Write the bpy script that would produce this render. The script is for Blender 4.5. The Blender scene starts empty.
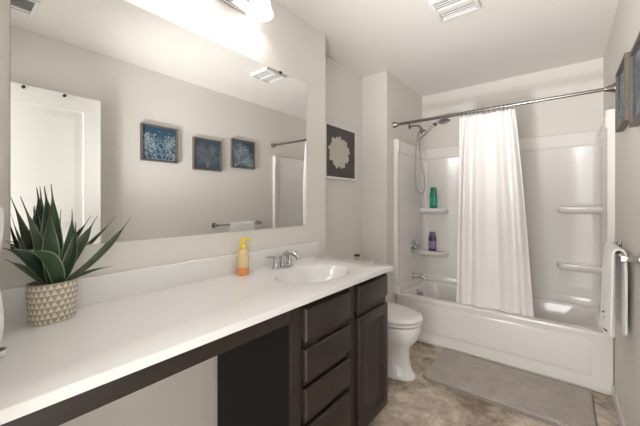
import bpy, bmesh, math, random
from mathutils import Vector, Matrix
PI = math.pi
random.seed(7)
SC = bpy.context.scene
COL = SC.collection

# ------------------------------------------------------------------ camera
CAM_H = 1.257
cd = bpy.data.cameras.new('camera')
cam = bpy.data.objects.new('camera', cd)
COL.objects.link(cam)
cam.location = (0, 0, CAM_H)
cam.rotation_euler = (PI/2, 0, math.radians(38.486))
cd.sensor_width = 36
cd.lens = 305.563/640*36
cd.shift_y = -(213-202.457)/640
cd.clip_start = .02
SC.camera = cam

# ------------------------------------------------------------------ view, world, lights
SC.view_settings.view_transform = 'Standard'
SC.view_settings.look = 'None'
SC.view_settings.gamma = 1
SC.view_settings.use_curve_mapping = False
SC.view_settings.exposure = 0.74
w = bpy.data.worlds.new('world'); SC.world = w
w.use_nodes = True
w.node_tree.nodes['Background'].inputs[0].default_value = (1, .97, .93, 1)
w.node_tree.nodes['Background'].inputs[1].default_value = 2.0

BULB_W = 0.45            # each vanity bulb
HALL_FILL_W = 29.0           # added soft fill panel outside the open doorway, not a seen lamp
ld = bpy.data.lights.new('hall_fill', 'AREA'); ld.shape = 'RECTANGLE'
ld.size = 1.3; ld.size_y = 1.6; ld.energy = HALL_FILL_W; ld.color = (1, .985, .965)
lo = bpy.data.objects.new('hall_fill', ld); COL.objects.link(lo)
lo.location = (-.45, -1.9, 1.35)
lo.rotation_euler = (math.radians(92), 0, math.radians(2))
BOUNCE_FILL_W = 135.0          # added spot low in the doorway, imitating a flash bounced off the far ceiling
ld = bpy.data.lights.new('bounce_fill', 'SPOT'); ld.spot_size = math.radians(62); ld.spot_blend = 1; ld.shadow_soft_size = .15; ld.energy = BOUNCE_FILL_W; ld.color = (1, .99, .98)
lo = bpy.data.objects.new('bounce_fill', ld); COL.objects.link(lo)
lo.location = (-.52, -.10, .75)
lo.rotation_euler = (Vector((-.26, 2.2, 2.45))-Vector(lo.location)).to_track_quat('-Z', 'Y').to_euler()

# ------------------------------------------------------------------ materials
def mat(name, col, rough=.5, metal=0, coat=0, noise=None, bump=None, **kw):
    """noise=(scale, amount) tints the colour; bump=(scale, strength, distance)"""
    m = bpy.data.materials.new(name); m.use_nodes = True
    nt = m.node_tree; b = nt.nodes['Principled BSDF']
    b.inputs['Base Color'].default_value = (*col, 1)
    b.inputs['Roughness'].default_value = rough
    b.inputs['Metallic'].default_value = metal
    if coat:
        b.inputs['Coat Weight'].default_value = coat; b.inputs['Coat Roughness'].default_value = .03
    for k, v in kw.items(): b.inputs[k.replace('_', ' ')].default_value = v
    tc = nt.nodes.new('ShaderNodeTexCoord')
    if noise:
        n = nt.nodes.new('ShaderNodeTexNoise'); n.inputs['Scale'].default_value = noise[0]; n.inputs['Detail'].default_value = 5
        nt.links.new(tc.outputs['Object'], n.inputs['Vector'])
        mx = nt.nodes.new('ShaderNodeMix'); mx.data_type = 'RGBA'
        a = noise[1]
        mx.inputs[6].default_value = (*[c*(1-a) for c in col], 1)
        mx.inputs[7].default_value = (*[min(1, c*(1+a)) for c in col], 1)
        nt.links.new(n.outputs['Fac'], mx.inputs[0]); nt.links.new(mx.outputs[2], b.inputs['Base Color'])
    if bump:
        n = nt.nodes.new('ShaderNodeTexNoise'); n.inputs['Scale'].default_value = bump[0]; n.inputs['Detail'].default_value = 3
        nt.links.new(tc.outputs['Object'], n.inputs['Vector'])
        bp = nt.nodes.new('ShaderNodeBump'); bp.inputs['Strength'].default_value = bump[1]; bp.inputs['Distance'].default_value = bump[2]
        nt.links.new(n.outputs['Fac'], bp.inputs['Height']); nt.links.new(bp.outputs[0], b.inputs['Normal'])
    return m

M = {}
M['wall'] = mat('wall_paint', (.76, .73, .69), .6, noise=(3, .015), bump=(180, .08, .002))
M['ceil'] = mat('ceiling_texture', (.80, .77, .735), .8, bump=(55, .35, .006))
M['trim'] = mat('trim_paint', (.82, .80, .77), .35, noise=(4, .01))
M['door'] = mat('door_paint', (.75, .74, .71), .4, noise=(4, .01))
M['acrylic'] = mat('white_acrylic', (.87, .845, .815), .16, coat=.3, noise=(2, .01))
M['porcelain'] = mat('porcelain', (.84, .83, .815), .08, coat=.5, noise=(2, .01))
M['counter'] = mat('cultured_marble', (.80, .79, .775), .14, coat=.2, noise=(6, .015))
M['espresso'] = mat('espresso_wood', (.030, .0215, .0185), .36, noise=(9, .35), bump=(60, .05, .002), Specular_IOR_Level=.4)
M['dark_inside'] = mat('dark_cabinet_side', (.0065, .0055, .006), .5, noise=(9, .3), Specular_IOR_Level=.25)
M['chrome'] = mat('chrome', (.56, .56, .57), .09, 1, noise=(3, .02))
M['nickel'] = mat('brushed_nickel', (.27, .26, .25), .25, 1, noise=(30, .08))
M['dark_metal'] = mat('dark_metal', (.42, .41, .40), .14, 1, noise=(30, .08))
M['black'] = mat('black_plastic', (.015, .015, .015), .4, noise=(8, .1))
M['mirror'] = mat('mirror_silver', (.90, .905, .895), .004, 1, noise=(1, .002))
M['mirror_edge'] = mat('mirror_edge_glass', (.55, .58, .55), .2, noise=(4, .02))
M['white_plastic'] = mat('white_plastic', (.78, .77, .75), .35, noise=(5, .01))
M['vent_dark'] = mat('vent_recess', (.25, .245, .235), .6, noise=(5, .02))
M['curtain'] = mat('curtain_cloth', (.91, .88, .865), .85, noise=(40, .02), bump=(350, .15, .001), Sheen_Weight=.15)
M['towel'] = mat('terry_white', (.86, .85, .82), .95, noise=(60, .03), bump=(420, .6, .002), Sheen_Weight=.3)
M['grey_thread'] = mat('grey_thread', (.16, .15, .15), .9, noise=(60, .2))
M['mat_pile'] = mat('mat_pile', (.45, .395, .355), .97, noise=(14, .32), bump=(160, .8, .006), Sheen_Weight=.4)
M['mat_edge'] = mat('mat_binding', (.28, .24, .21), .95, noise=(40, .15))
M['wood_grey'] = mat('weathered_wood', (.14, .115, .095), .55, noise=(30, .3), bump=(80, .15, .001))
M['print_blue'] = mat('print_blue', (.022, .075, .145), .6, coat=.4, noise=(14, .22))
M['print_slate'] = mat('print_slate', (.050, .075, .115), .6, coat=.4, noise=(14, .2))
M['print_navy'] = mat('print_navy', (.028, .062, .11), .6, coat=.4, noise=(14, .22))
M['motif_pale'] = mat('motif_pale', (.40, .50, .52), .7, noise=(20, .25))
M['motif_dim'] = mat('motif_dim', (.27, .31, .34), .7, noise=(20, .3))
M['print_taupe'] = mat('print_taupe', (.085, .072, .072), .6, noise=(6, .12))
M['motif_cream'] = mat('motif_cream', (.56, .53, .46), .7, noise=(20, .08))
M['soil'] = mat('soil', (.03, .02, .014), .95, noise=(60, .5), bump=(120, .8, .004))
M['green_bottle'] = mat('green_bottle', (.015, .27, .15), .25, coat=.3, noise=(8, .05))
M['green_label'] = mat('green_label', (.03, .38, .26), .4, noise=(90, .5))
M['green_cap'] = mat('green_cap', (.012, .21, .12), .35, noise=(8, .05))
M['purple_bottle'] = mat('purple_bottle', (.075, .045, .115), .25, coat=.3, noise=(8, .08))
M['purple_label'] = mat('purple_label', (.30, .22, .40), .4, noise=(90, .5))
M['purple_cap'] = mat('purple_cap', (.16, .13, .20), .35, noise=(8, .05))
M['yellow_pump'] = mat('yellow_pump', (.85, .62, .09), .35, noise=(6, .04))
M['clear_plastic'] = mat('clear_plastic', (1, .93, .62), .06, noise=(2, .01), Transmission_Weight=.8, IOR=1.2)
M['soap_low'] = mat('orange_soap', (.92, .36, .10), .2, noise=(6, .08), Transmission_Weight=.15)
M['soap_mid'] = mat('amber_soap', (.92, .73, .40), .25, noise=(6, .05), Transmission_Weight=.25)
M['jar'] = mat('jar_cream', (.62, .57, .48), .35, noise=(8, .05))
M['jar_lid'] = mat('jar_lid', (.075, .065, .04), .5, noise=(20, .3))
M['dish_in'] = mat('dish_inside', (.28, .28, .28), .4, noise=(8, .05))
M['sink_metal'] = M['chrome']

def shade_mat():
    m = mat('lit_frosted_glass', (.95, .93, .90), .35, noise=(3, .01))
    b = m.node_tree.nodes['Principled BSDF']
    b.inputs['Emission Color'].default_value = (1, .98, .955, 1)
    b.inputs['Emission Strength'].default_value = 2.1
    return m
M['shade'] = shade_mat()

def floor_mat():
    m = bpy.data.materials.new('slate_vinyl'); m.use_nodes = True
    nt = m.node_tree; N = nt.nodes; L = nt.links; b = N['Principled BSDF']
    tc = N.new('ShaderNodeTexCoord'); mp = N.new('ShaderNodeMapping'); L.new(tc.outputs['Object'], mp.inputs[0])
    n1 = N.new('ShaderNodeTexNoise'); n1.inputs['Scale'].default_value = 3.4; n1.inputs['Detail'].default_value = 9; n1.inputs['Roughness'].default_value = .62; n1.inputs['Distortion'].default_value = .35
    n2 = N.new('ShaderNodeTexNoise'); n2.inputs['Scale'].default_value = 17; n2.inputs['Detail'].default_value = 7; n2.inputs['Roughness'].default_value = .7
    for n in (n1, n2): L.new(mp.outputs[0], n.inputs['Vector'])
    r = N.new('ShaderNodeValToRGB'); e = r.color_ramp.elements
    e[0].position = .41; e[0].color = (.24, .185, .14, 1)
    e[1].position = .60; e[1].color = (.78, .69, .58, 1)
    k = e.new(.48); k.color = (.46, .38, .305, 1)
    k = e.new(.54); k.color = (.60, .51, .42, 1)
    mixf = N.new('ShaderNodeMix'); mixf.data_type = 'FLOAT'; mixf.inputs[0].default_value = .35
    L.new(n1.outputs['Fac'], mixf.inputs[2]); L.new(n2.outputs['Fac'], mixf.inputs[3]); L.new(mixf.outputs[0], r.inputs[0])
    br = N.new('ShaderNodeTexBrick'); br.offset = .5
    br.inputs['Scale'].default_value = 1; br.inputs['Brick Width'].default_value = .61; br.inputs['Row Height'].default_value = .305; br.inputs['Mortar Size'].default_value = .004
    br.inputs['Color1'].default_value = (.92, .92, .92, 1); br.inputs['Color2'].default_value = (1.08, 1.06, 1.03, 1); br.inputs['Mortar'].default_value = (.85, .83, .8, 1)
    L.new(mp.outputs[0], br.inputs['Vector'])
    mm = N.new('ShaderNodeMix'); mm.data_type = 'RGBA'; mm.blend_type = 'MULTIPLY'; mm.inputs[0].default_value = .8
    L.new(r.outputs[0], mm.inputs[6]); L.new(br.outputs['Color'], mm.inputs[7]); L.new(mm.outputs[2], b.inputs['Base Color'])
    b.inputs['Roughness'].default_value = .42
    bp = N.new('ShaderNodeBump'); bp.inputs['Strength'].default_value = .15; bp.inputs['Distance'].default_value = .003
    L.new(n2.outputs['Fac'], bp.inputs['Height']); L.new(bp.outputs[0], b.inputs['Normal'])
    return m
M['floor'] = floor_mat()

def pot_mat():
    m = bpy.data.materials.new('triangle_glaze'); m.use_nodes = True
    nt = m.node_tree; N = nt.nodes; L = nt.links; b = N['Principled BSDF']
    uv = N.new('ShaderNodeUVMap'); sp = N.new('ShaderNodeSeparateXYZ'); L.new(uv.outputs[0], sp.inputs[0])
    def mth(op, a, c=None):
        n = N.new('ShaderNodeMath'); n.operation = op
        for i, v in enumerate((a, c)):
            if v is None: continue
            if isinstance(v, (int, float)): n.inputs[i].default_value = v
            else: L.new(v, n.inputs[i])
        return n.outputs[0]
    v = mth('MULTIPLY', sp.outputs[1], 7.0)
    row = mth('FLOOR', v); fv = mth('FRACT', v)
    u = mth('ADD', mth('MULTIPLY', sp.outputs[0], 26.0), mth('MULTIPLY', row, .5))
    fu = mth('FRACT', u)
    d = mth('MULTIPLY', mth('ABSOLUTE', mth('SUBTRACT', fu, .5)), 2.0)
    t = mth('LESS_THAN', d, mth('SUBTRACT', 1.02, mth('MULTIPLY', fv, 1.05)))
    t = mth('MULTIPLY', t, mth('GREATER_THAN', fv, .08))
    t = mth('MULTIPLY', t, mth('LESS_THAN', sp.outputs[1], .985))
    nz = N.new('ShaderNodeTexNoise'); nz.inputs['Scale'].default_value = 60
    mx = N.new('ShaderNodeMix'); mx.data_type = 'RGBA'
    mx.inputs[6].default_value = (.37, .32, .25, 1); mx.inputs[7].default_value = (.72, .66, .53, 1)
    L.new(t, mx.inputs[0]); L.new(mx.outputs[2], b.inputs['Base Color'])
    b.inputs['Roughness'].default_value = .45
    bp = N.new('ShaderNodeBump'); bp.inputs['Strength'].default_value = .3; bp.inputs['Distance'].default_value = .001
    L.new(t, bp.inputs['Height']); L.new(bp.outputs[0], b.inputs['Normal'])
    return m
M['pot'] = pot_mat()

def leaf_mat(name, c0, c1):
    m = bpy.data.materials.new(name); m.use_nodes = True
    nt = m.node_tree; N = nt.nodes; L = nt.links; b = N['Principled BSDF']
    uv = N.new('ShaderNodeUVMap'); sp = N.new('ShaderNodeSeparateXYZ'); L.new(uv.outputs[0], sp.inputs[0])
    tc = N.new('ShaderNodeTexCoord')
    n = N.new('ShaderNodeTexNoise'); n.inputs['Scale'].default_value = 22; n.inputs['Detail'].default_value = 4; L.new(tc.outputs['Object'], n.inputs['Vector'])
    base = N.new('ShaderNodeMix'); base.data_type = 'RGBA'; base.inputs[6].default_value = (*c0, 1); base.inputs[7].default_value = (*c1, 1)
    L.new(n.outputs['Fac'], base.inputs[0])
    ra = N.new('ShaderNodeValToRGB'); e = ra.color_ramp.elements
    e[0].position = 0; e[0].color = (1, 1, 1, 1); e[1].position = 1; e[1].color = (1, 1, 1, 1)
    for p, c in ((.05, 1), (.085, 0), (.915, 0), (.95, 1)): k = e.new(p); k.color = (c, c, c, 1)
    L.new(sp.outputs[0], ra.inputs[0])
    ed = N.new('ShaderNodeMix'); ed.data_type = 'RGBA'; ed.inputs[7].default_value = (.20, .27, .15, 1)
    L.new(ra.outputs[0], ed.inputs[0]); L.new(base.outputs[2], ed.inputs[6])
    rt = N.new('ShaderNodeValToRGB'); e = rt.color_ramp.elements
    e[0].position = .84; e[0].color = (0, 0, 0, 1); e[1].position = .96; e[1].color = (1, 1, 1, 1)
    L.new(sp.outputs[1], rt.inputs[0])
    tp = N.new('ShaderNodeMix'); tp.data_type = 'RGBA'; tp.inputs[7].default_value = (.075, .042, .028, 1)
    L.new(rt.outputs[0], tp.inputs[0]); L.new(ed.outputs[2], tp.inputs[6]); L.new(tp.outputs[2], b.inputs['Base Color'])
    b.inputs['Roughness'].default_value = .42
    return m
M['leaf_dark'] = leaf_mat('leaf_dark', (.012, .030, .018), (.028, .060, .034))
M['leaf_green'] = leaf_mat('leaf_green', (.010, .034, .012), (.030, .080, .026))
M['leaf_grey'] = leaf_mat('leaf_grey', (.045, .065, .042), (.090, .110, .075))

# ------------------------------------------------------------------ mesh helpers
ORG = {}
def thing(name, label, cat, loc=(0, 0, 0), group=None):
    o = bpy.data.objects.new(name, None); COL.objects.link(o)
    o.location = loc; o.empty_display_size = .05
    o['label'] = label; o['category'] = cat
    if group: o['group'] = group
    ORG[o.name] = Vector(loc)
    return o
def tag(o, label, cat, group=None):
    o['label'] = label; o['category'] = cat
    if group: o['group'] = group
    return o
def obj(name, bm, m, parent=None, smooth=35, label=None, origin=None):
    """bm holds world coordinates; links ONE mesh object"""
    bmesh.ops.recalc_face_normals(bm, faces=bm.faces)
    me = bpy.data.meshes.new(name)
    if parent is not None: org = ORG[parent.name]
    elif origin is not None: org = Vector(origin)
    else: org = Vector((0, 0, 0))
    bmesh.ops.translate(bm, verts=bm.verts, vec=-org)
    bm.to_mesh(me); bm.free()
    o = bpy.data.objects.new(name, me); COL.objects.link(o)
    if parent is not None: o.parent = parent
    else: o.location = org
    ORG[o.name] = org.copy()
    me.materials.append(M[m] if isinstance(m, str) else m)
    if smooth:
        me.polygons.foreach_set('use_smooth', [True]*len(me.polygons))
        me.set_sharp_from_angle(angle=math.radians(smooth))
    if label: o['label'] = label
    return o
def struct(name, bm, m, smooth=35):
    o = obj(name, bm, m, None, smooth); o['kind'] = 'structure'; return o
def BM(): return bmesh.new()
def box(bm, x0, x1, y0, y1, z0, z1, bev=0, seg=2):
    r = bmesh.ops.create_cube(bm, size=1)
    vs = r['verts']
    bmesh.ops.scale(bm, vec=(x1-x0, y1-y0, z1-z0), verts=vs)
    bmesh.ops.translate(bm, vec=((x0+x1)/2, (y0+y1)/2, (z0+z1)/2), verts=vs)
    if bev:
        es = list({e for v in vs for e in v.link_edges})
        bmesh.ops.bevel(bm, geom=es, offset=bev, segments=seg, profile=.5, affect='EDGES')
    return bm
def loft(bm, rings, cap0=True, cap1=True, closed=True, uv=False):
    R = [[bm.verts.new(p) for p in ring] for ring in rings]
    n = len(R[0]); ul = bm.loops.layers.uv.verify() if uv else None
    for i in range(len(R)-1):
        for j in range(n if closed else n-1):
            k = (j+1) % n
            f = bm.faces.new((R[i][j], R[i][k], R[i+1][k], R[i+1][j]))
            if uv:
                m = n if closed else n-1
                for lp, (a, b_) in zip(f.loops, ((j, i), (j+1, i), (j+1, i+1), (j, i+1))): lp[ul].uv = (a/m, b_/(len(R)-1))
    if closed:
        if cap0: bm.faces.new(list(reversed(R[0])))
        if cap1: bm.faces.new(R[-1])
    return R
def tube(bm, pts, r, seg=12, caps=True):
    pts = [Vector(p) for p in pts]; n = len(pts)
    rr = r if isinstance(r, (list, tuple)) else [r]*n
    up = None; rings = []
    for i, p in enumerate(pts):
        t = (pts[min(i+1, n-1)]-pts[max(i-1, 0)]).normalized()
        if up is None:
            a = Vector((0, 0, 1)) if abs(t.z) < .9 else Vector((1, 0, 0))
        else: a = up
        s = t.cross(a).normalized(); up = s.cross(t).normalized()
        rings.append([p+(s*math.cos(q)+up*math.sin(q))*rr[i] for q in [2*PI*k/seg for k in range(seg)]])
    loft(bm, rings, caps, caps); return bm
def lathe(bm, prof, c, axis=(0, 0, 1), seg=24, caps=True):
    """prof = [(radius, height along axis)] from c"""
    ax = Vector(axis).normalized(); a = Vector((1, 0, 0)) if abs(ax.x) < .9 else Vector((0, 1, 0))
    s = ax.cross(a).normalized(); t = ax.cross(s); c = Vector(c)
    loft(bm, [[c+ax*h+(s*math.cos(q)+t*math.sin(q))*max(r, 1e-4) for q in [2*PI*k/seg for k in range(seg)]] for r, h in prof], caps, caps)
    return bm
def ell(cx, cy, a, b, z, n=48, p=2.0, rot=0):
    out = []
    for k in range(n):
        q = 2*PI*k/n; c, s = math.cos(q), math.sin(q)
        x = a*math.copysign(abs(c)**(2/p), c); y = b*math.copysign(abs(s)**(2/p), s)
        out.append(Vector((cx+x*math.cos(rot)-y*math.sin(rot), cy+x*math.sin(rot)+y*math.cos(rot), z)))
    return out
def rrect(x0, x1, y0, y1, r, z, n=8):
    out = []
    for cx, cy, a0 in ((x1-r, y1-r, 0), (x0+r, y1-r, PI/2), (x0+r, y0+r, PI), (x1-r, y0+r, 1.5*PI)):
        for k in range(n+1):
            q = a0+PI/2*k/n; out.append(Vector((cx+r*math.cos(q), cy+r*math.sin(q), z)))
    return out
def bez(p0, p1, p2, p3, n):
    p0, p1, p2, p3 = map(Vector, (p0, p1, p2, p3)); o = []
    for i in range(n+1):
        t = i/n; o.append(p0*(1-t)**3+p1*3*t*(1-t)**2+p2*3*t*t*(1-t)+p3*t**3)
    return o
def smooth_path(pts, sub=6):
    P = [Vector(p) for p in pts]; out = []
    for i in range(len(P)-1):
        a, b, c, d = P[max(i-1, 0)], P[i], P[i+1], P[min(i+2, len(P)-1)]
        for k in range(sub):
            t = k/sub
            out.append(.5*((2*b)+(c-a)*t+(2*a-5*b+4*c-d)*t*t+(3*b-a-3*c+d)*t**3))
    out.append(P[-1]); return out

# ------------------------------------------------------------------ room dimensions (metres)
XW = -1.338; XREC = -1.512; XAL = -1.254; XR = .262
YF = -.005; YEND = 1.746; YWING = 2.554; YB = 3.44; ZC = 2.457
YTUB = 2.745; ZTUB = .391
CT = .891; XC = -.775; YC = 1.655

# ------------------------------------------------------------------ setting
struct('floor', box(BM(), -1.75, .40, -.125, 3.6, -.1, 0), 'floor', 0)
struct('ceiling', box(BM(), -1.75, .40, -.125, 3.6, ZC, ZC+.1), 'ceil', 0)
struct('wall_left', box(BM(), -1.75, XW, YF, YEND, 0, ZC), 'wall', 0)
struct('wall_recess', box(BM(), -1.75, XREC, YEND, YWING, 0, ZC), 'wall', 0)
struct('wall_wing', box(BM(), -1.75, XAL, YWING, YB, 0, ZC), 'wall', 0)
struct('wall_back', box(BM(), -1.75, .40, YB, 3.6, 0, ZC), 'wall', 0)
struct('wall_right', box(BM(), XR, .40, -.125, YB, 0, ZC), 'wall', 0)
DX0, DX1 = -.64, .185
bm = BM(); box(bm, -1.75, DX0, -.125, YF, 0, ZC); box(bm, DX0, DX1, -.125, YF, 2.06, ZC); box(bm, DX1, XR, -.125, YF, 0, ZC)
struct('wall_front', bm, 'wall', 0)
def baseb(name, x0, x1, y0, y1):
    bm = BM(); box(bm, x0, x1, y0, y1, 0, .078, .003); struct(name, bm, 'trim')
baseb('baseboard_right', XR-.014, XR, 0, YTUB-.012)
baseb('baseboard_recess', XREC, XREC+.014, YEND, YWING)
baseb('baseboard_wing', XREC+.014, XAL, YWING-.014, YWING)
baseb('baseboard_return', XREC+.014, XW, YEND, YEND+.014)
baseb('baseboard_left', XW, XW+.014, 0, .86)
# strip of trim along the foot of the tub
bm = BM(); box(bm, XAL, XR-.002, YTUB-.018, YTUB-.001, 0, .022, .006, 3)
struct('trim_1', bm, 'trim')

# ------------------------------------------------------------------ mirror
mr = thing('wall_mirror', 'large frameless rectangular mirror on the wall above the vanity counter', 'mirror', (XW, .836, 1.105))
box(bm := BM(), XW+.0005, XW+.0045, .143, 1.531, 1.106, 2.041)
obj('backing', bm, 'mirror_edge', mr, 0)
box(bm := BM(), XW+.0046, XW+.006, .1435, 1.5305, 1.1065, 2.0405)
obj('glass', bm, 'mirror', mr, 0)
box(bm := BM(), XW+.0005, XW+.011, 1.285, 1.303, 2.033, 2.047, .002)
obj('clip', bm, 'black', mr, label='small dark clip on the top edge')

# ------------------------------------------------------------------ countertop with its oval basin
SX, SY, SA, SB = -1.022, 1.235, .160, .232
cnt = thing('vanity_countertop', 'long glossy white vanity countertop with a moulded oval sink basin', 'countertop', (-1.05, .83, CT-.024))
def rect_ring(x0, x1, y0, y1, z, n=96):
    out = []; crn = [math.atan2(y-SY, x-SX) % (2*PI) for x in (x0, x1) for y in (y0, y1)]
    angs = [2*PI*k/n for k in range(n)]
    for c in crn:
        i = min(range(n), key=lambda j: abs((angs[j]-c+PI) % (2*PI)-PI)); angs[i] = c
    for q in angs:
        dx, dy = math.cos(q), math.sin(q)
        t = min([(x1-SX)/dx if dx > 1e-9 else 1e9, (x0-SX)/dx if dx < -1e-9 else 1e9, (y1-SY)/dy if dy > 1e-9 else 1e9, (y0-SY)/dy if dy < -1e-9 else 1e9])
        out.append(Vector((SX+dx*t, SY+dy*t, z)))
    return out, angs
e = .004
r0, AN = rect_ring(XW+.002, XC, .002, YC, CT-.026)
def sink_ring(k, z, dx=0):
    out = []
    for q in AN:
        dx_, dy_ = math.cos(q), math.sin(q); t = 1/math.sqrt((dx_/SA)**2+(dy_/SB)**2)
        out.append(Vector((SX+dx+dx_*t*k, SY+dy_*t*k, z)))
    return out
rings = [r0, rect_ring(XW+.002, XC, .002, YC, CT-e)[0], rect_ring(XW+.002, XC-e*.3, .002, YC-e*.3, CT-e*.3)[0],
         rect_ring(XW+.002, XC-e, .002, YC-e, CT)[0], sink_ring(1.16, CT), sink_ring(1.12, CT-.001), sink_ring(1.08, CT-.002), sink_ring(1.02, CT-.003)]
loft(bm := BM(), rings, False, False); obj('slab', bm, 'counter', cnt, 40)
rings = [sink_ring(1.02, CT-.003), sink_ring(1.0, CT-.005), sink_ring(.97, CT-.011), sink_ring(.93, CT-.022), sink_ring(.86, CT-.045), sink_ring(.74, CT-.078, -.005), sink_ring(.58, CT-.104, -.012), sink_ring(.38, CT-.122, -.02), sink_ring(.2, CT-.130, -.03), sink_ring(.11, CT-.132, -.03)]
loft(bm := BM(), rings, False, True); bs = obj('basin', bm, 'counter', cnt, 60)
lathe(bm := BM(), [(.021, 0), (.022, .002), (.018, .004), (.008, .003)], (SX-.03, SY, CT-.132)); obj('drain', bm, 'chrome', bs)
box(bm := BM(), XW+.002, XW+.021, .002, YC-.003, CT-.002, CT+.100, .004, 3); obj('backsplash', bm, 'counter', cnt)

# ------------------------------------------------------------------ vanity cabinet
XF = -.815    # face frame plane
cab = thing('vanity_cabinet', 'espresso dark wood vanity cabinet of drawers and a door under the sink', 'cabinet', (-1.05, 1.26, 0))
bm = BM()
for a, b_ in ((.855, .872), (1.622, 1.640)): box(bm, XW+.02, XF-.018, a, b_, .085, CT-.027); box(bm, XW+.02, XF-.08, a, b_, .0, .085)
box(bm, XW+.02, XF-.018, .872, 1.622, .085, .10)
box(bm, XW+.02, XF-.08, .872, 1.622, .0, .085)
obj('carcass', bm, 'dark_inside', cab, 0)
bm = BM()
for y0, y1 in ((.855, .915), (1.240, 1.320), (1.618, 1.640)): box(bm, XF-.018, XF, y0, y1, .085, CT-.027)
box(bm, XF-.018, XF, .905, 1.252, CT-.06, CT-.027); box(bm, XF-.018, XF, 1.3, 1.62, CT-.06, CT-.027)
box(bm, XF-.018, XF, .905, 1.252, .09, .125); box(bm, XF-.018, XF, 1.3, 1.62, .09, .125)
for z in (.688, .532, .375): box(bm, XF-.018, XF, .905, 1.252, z-.016, z+.016)
box(bm, XF-.018, XF, 1.3, 1.62, .676, .716)
obj('face_frame', bm, 'espresso', cab, 0)
def slab_front(y0, y1, z0, z1):
    rings = [[Vector((x, y, z)) for y, z in ((y0+i, z0+i), (y1-i, z0+i), (y1-i, z1-i), (y0+i, z1-i))] for x, i in ((XF+.001, 0), (XF+.012, 0), (XF+.019, .006), (XF+.020, .009))]
    bm = BM(); loft(bm, rings); return bm
for z0, z1 in ((.699, .834), (.541, .670), (.384, .511), (.110, .354)):
    obj('drawer', slab_front(.914, 1.243, z0, z1), 'espresso', cab, 30)
obj('false_front', slab_front(1.318, 1.636, .717, .838), 'espresso', cab, 30)
# door: frame with recessed panel
y0, y1, z0, z1 = 1.318, 1.636, .088, .676
def sq(x, i): return [Vector((x, y, z)) for y, z in ((y0+i, z0+i), (y1-i, z0+i), (y1-i, z1-i), (y0+i, z1-i))]
bm = BM(); loft(bm, [sq(XF+.001, 0), sq(XF+.014, 0), sq(XF+.019, .004), sq(XF+.020, .007), sq(XF+.020, .050), sq(XF+.016, .055), sq(XF+.012, .057), sq(XF+.010, .062), sq(XF+.010, .11)])
obj('door', bm, 'espresso', cab, 25)
# apron over the knee space
box(bm := BM(), XF-.019, XF-.001, .003, .853, .795, CT-.027, .001)
tag(obj('vanity_apron', bm, 'espresso', None, 30, origin=(XF, .43, .795)), 'dark wood apron board under the counter front spanning the open knee space', 'apron')

# ------------------------------------------------------------------ faucet
FX, FY = -1.243, 1.225
fc = thing('sink_faucet', 'chrome two handle faucet on the counter behind the sink', 'faucet', (FX, FY, CT))
loft(bm := BM(), [ell(FX, FY, .024, .074, CT, 40, 2.6), ell(FX, FY, .026, .077, CT+.004, 40, 2.6), ell(FX, FY, .024, .074, CT+.010, 40, 2.6), ell(FX, FY, .018, .068, CT+.013, 40, 2.6)])
obj('base_plate', bm, 'chrome', fc)
path = smooth_path([(FX, FY, CT+.008), (FX+.002, FY, CT+.04), (FX+.016, FY, CT+.072), (FX+.055, FY, CT+.088), (FX+.10, FY, CT+.078), (FX+.122, FY, CT+.058)], 5)
tube(bm := BM(), path, [.021-.008*min(1, i/(len(path)-1)*1.3) for i in range(len(path))], 16)
obj('spout', bm, 'chrome', fc)
for s in (-1, 1):
    hy = FY+s*.054
    lathe(bm := BM(), [(.019, 0), (.019, .006), (.0145, .012), (.0125, .030), (.015, .040), (.016, .050), (.011, .058), (.004, .060)], (FX, hy, CT+.008))
    hb = obj('handle', bm, 'chrome', fc)
    tube(bm := BM(), smooth_path([(FX, hy, CT+.060), (FX-.001, hy+s*.025, CT+.066), (FX-.004, hy+s*.068, CT+.070)], 4), [.0075]*3+[.006]*3+[.0055]*2+[.003], 10)
    obj('lever', bm, 'chrome', hb)
tube(bm := BM(), [(FX-.022, FY, CT+.008), (FX-.022, FY, CT+.055)], .003, 8); lathe(bm, [(.003, 0), (.006, .004), (.006, .010), (.002, .013)], (FX-.022, FY, CT+.05), seg=12)
obj('lift_rod', bm, 'chrome', fc)

# ------------------------------------------------------------------ soap pump bottle
BX, BY = -1.272, .972
sp = thing('soap_bottle', 'clear pump bottle with yellow pump and orange soap beside the faucet', 'soap bottle', (BX, BY, CT))
z = CT+.0006
lathe(bm := BM(), [(.004, 0), (.026, .0), (.029, .004), (.029, .038)], (BX, BY, z)); obj('soap', bm, 'soap_low', sp, label='orange liquid in the bottom')
lathe(bm := BM(), [(.029, .0382), (.0285, .09), (.0275, .118), (.022, .128), (.013, .134)], (BX, BY, z)); obj('body', bm, 'soap_mid', sp)
lathe(bm := BM(), [(.018, .1345), (.019, .138), (.019, .155), (.015, .158)], (BX, BY, z)); obj('collar', bm, 'yellow_pump', sp)
bm = BM(); lathe(bm, [(.009, .158), (.009, .166), (.016, .168), (.017, .182), (.012, .186), (.004, .187)], (BX, BY, z))
tube(bm, smooth_path([(BX, BY, z+.178), (BX+.012, BY+.018, z+.180), (BX+.024, BY+.035, z+.176)], 4), [.007]*4+[.006]*4+[.005], 10)
obj('pump', bm, 'yellow_pump', sp)

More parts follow.
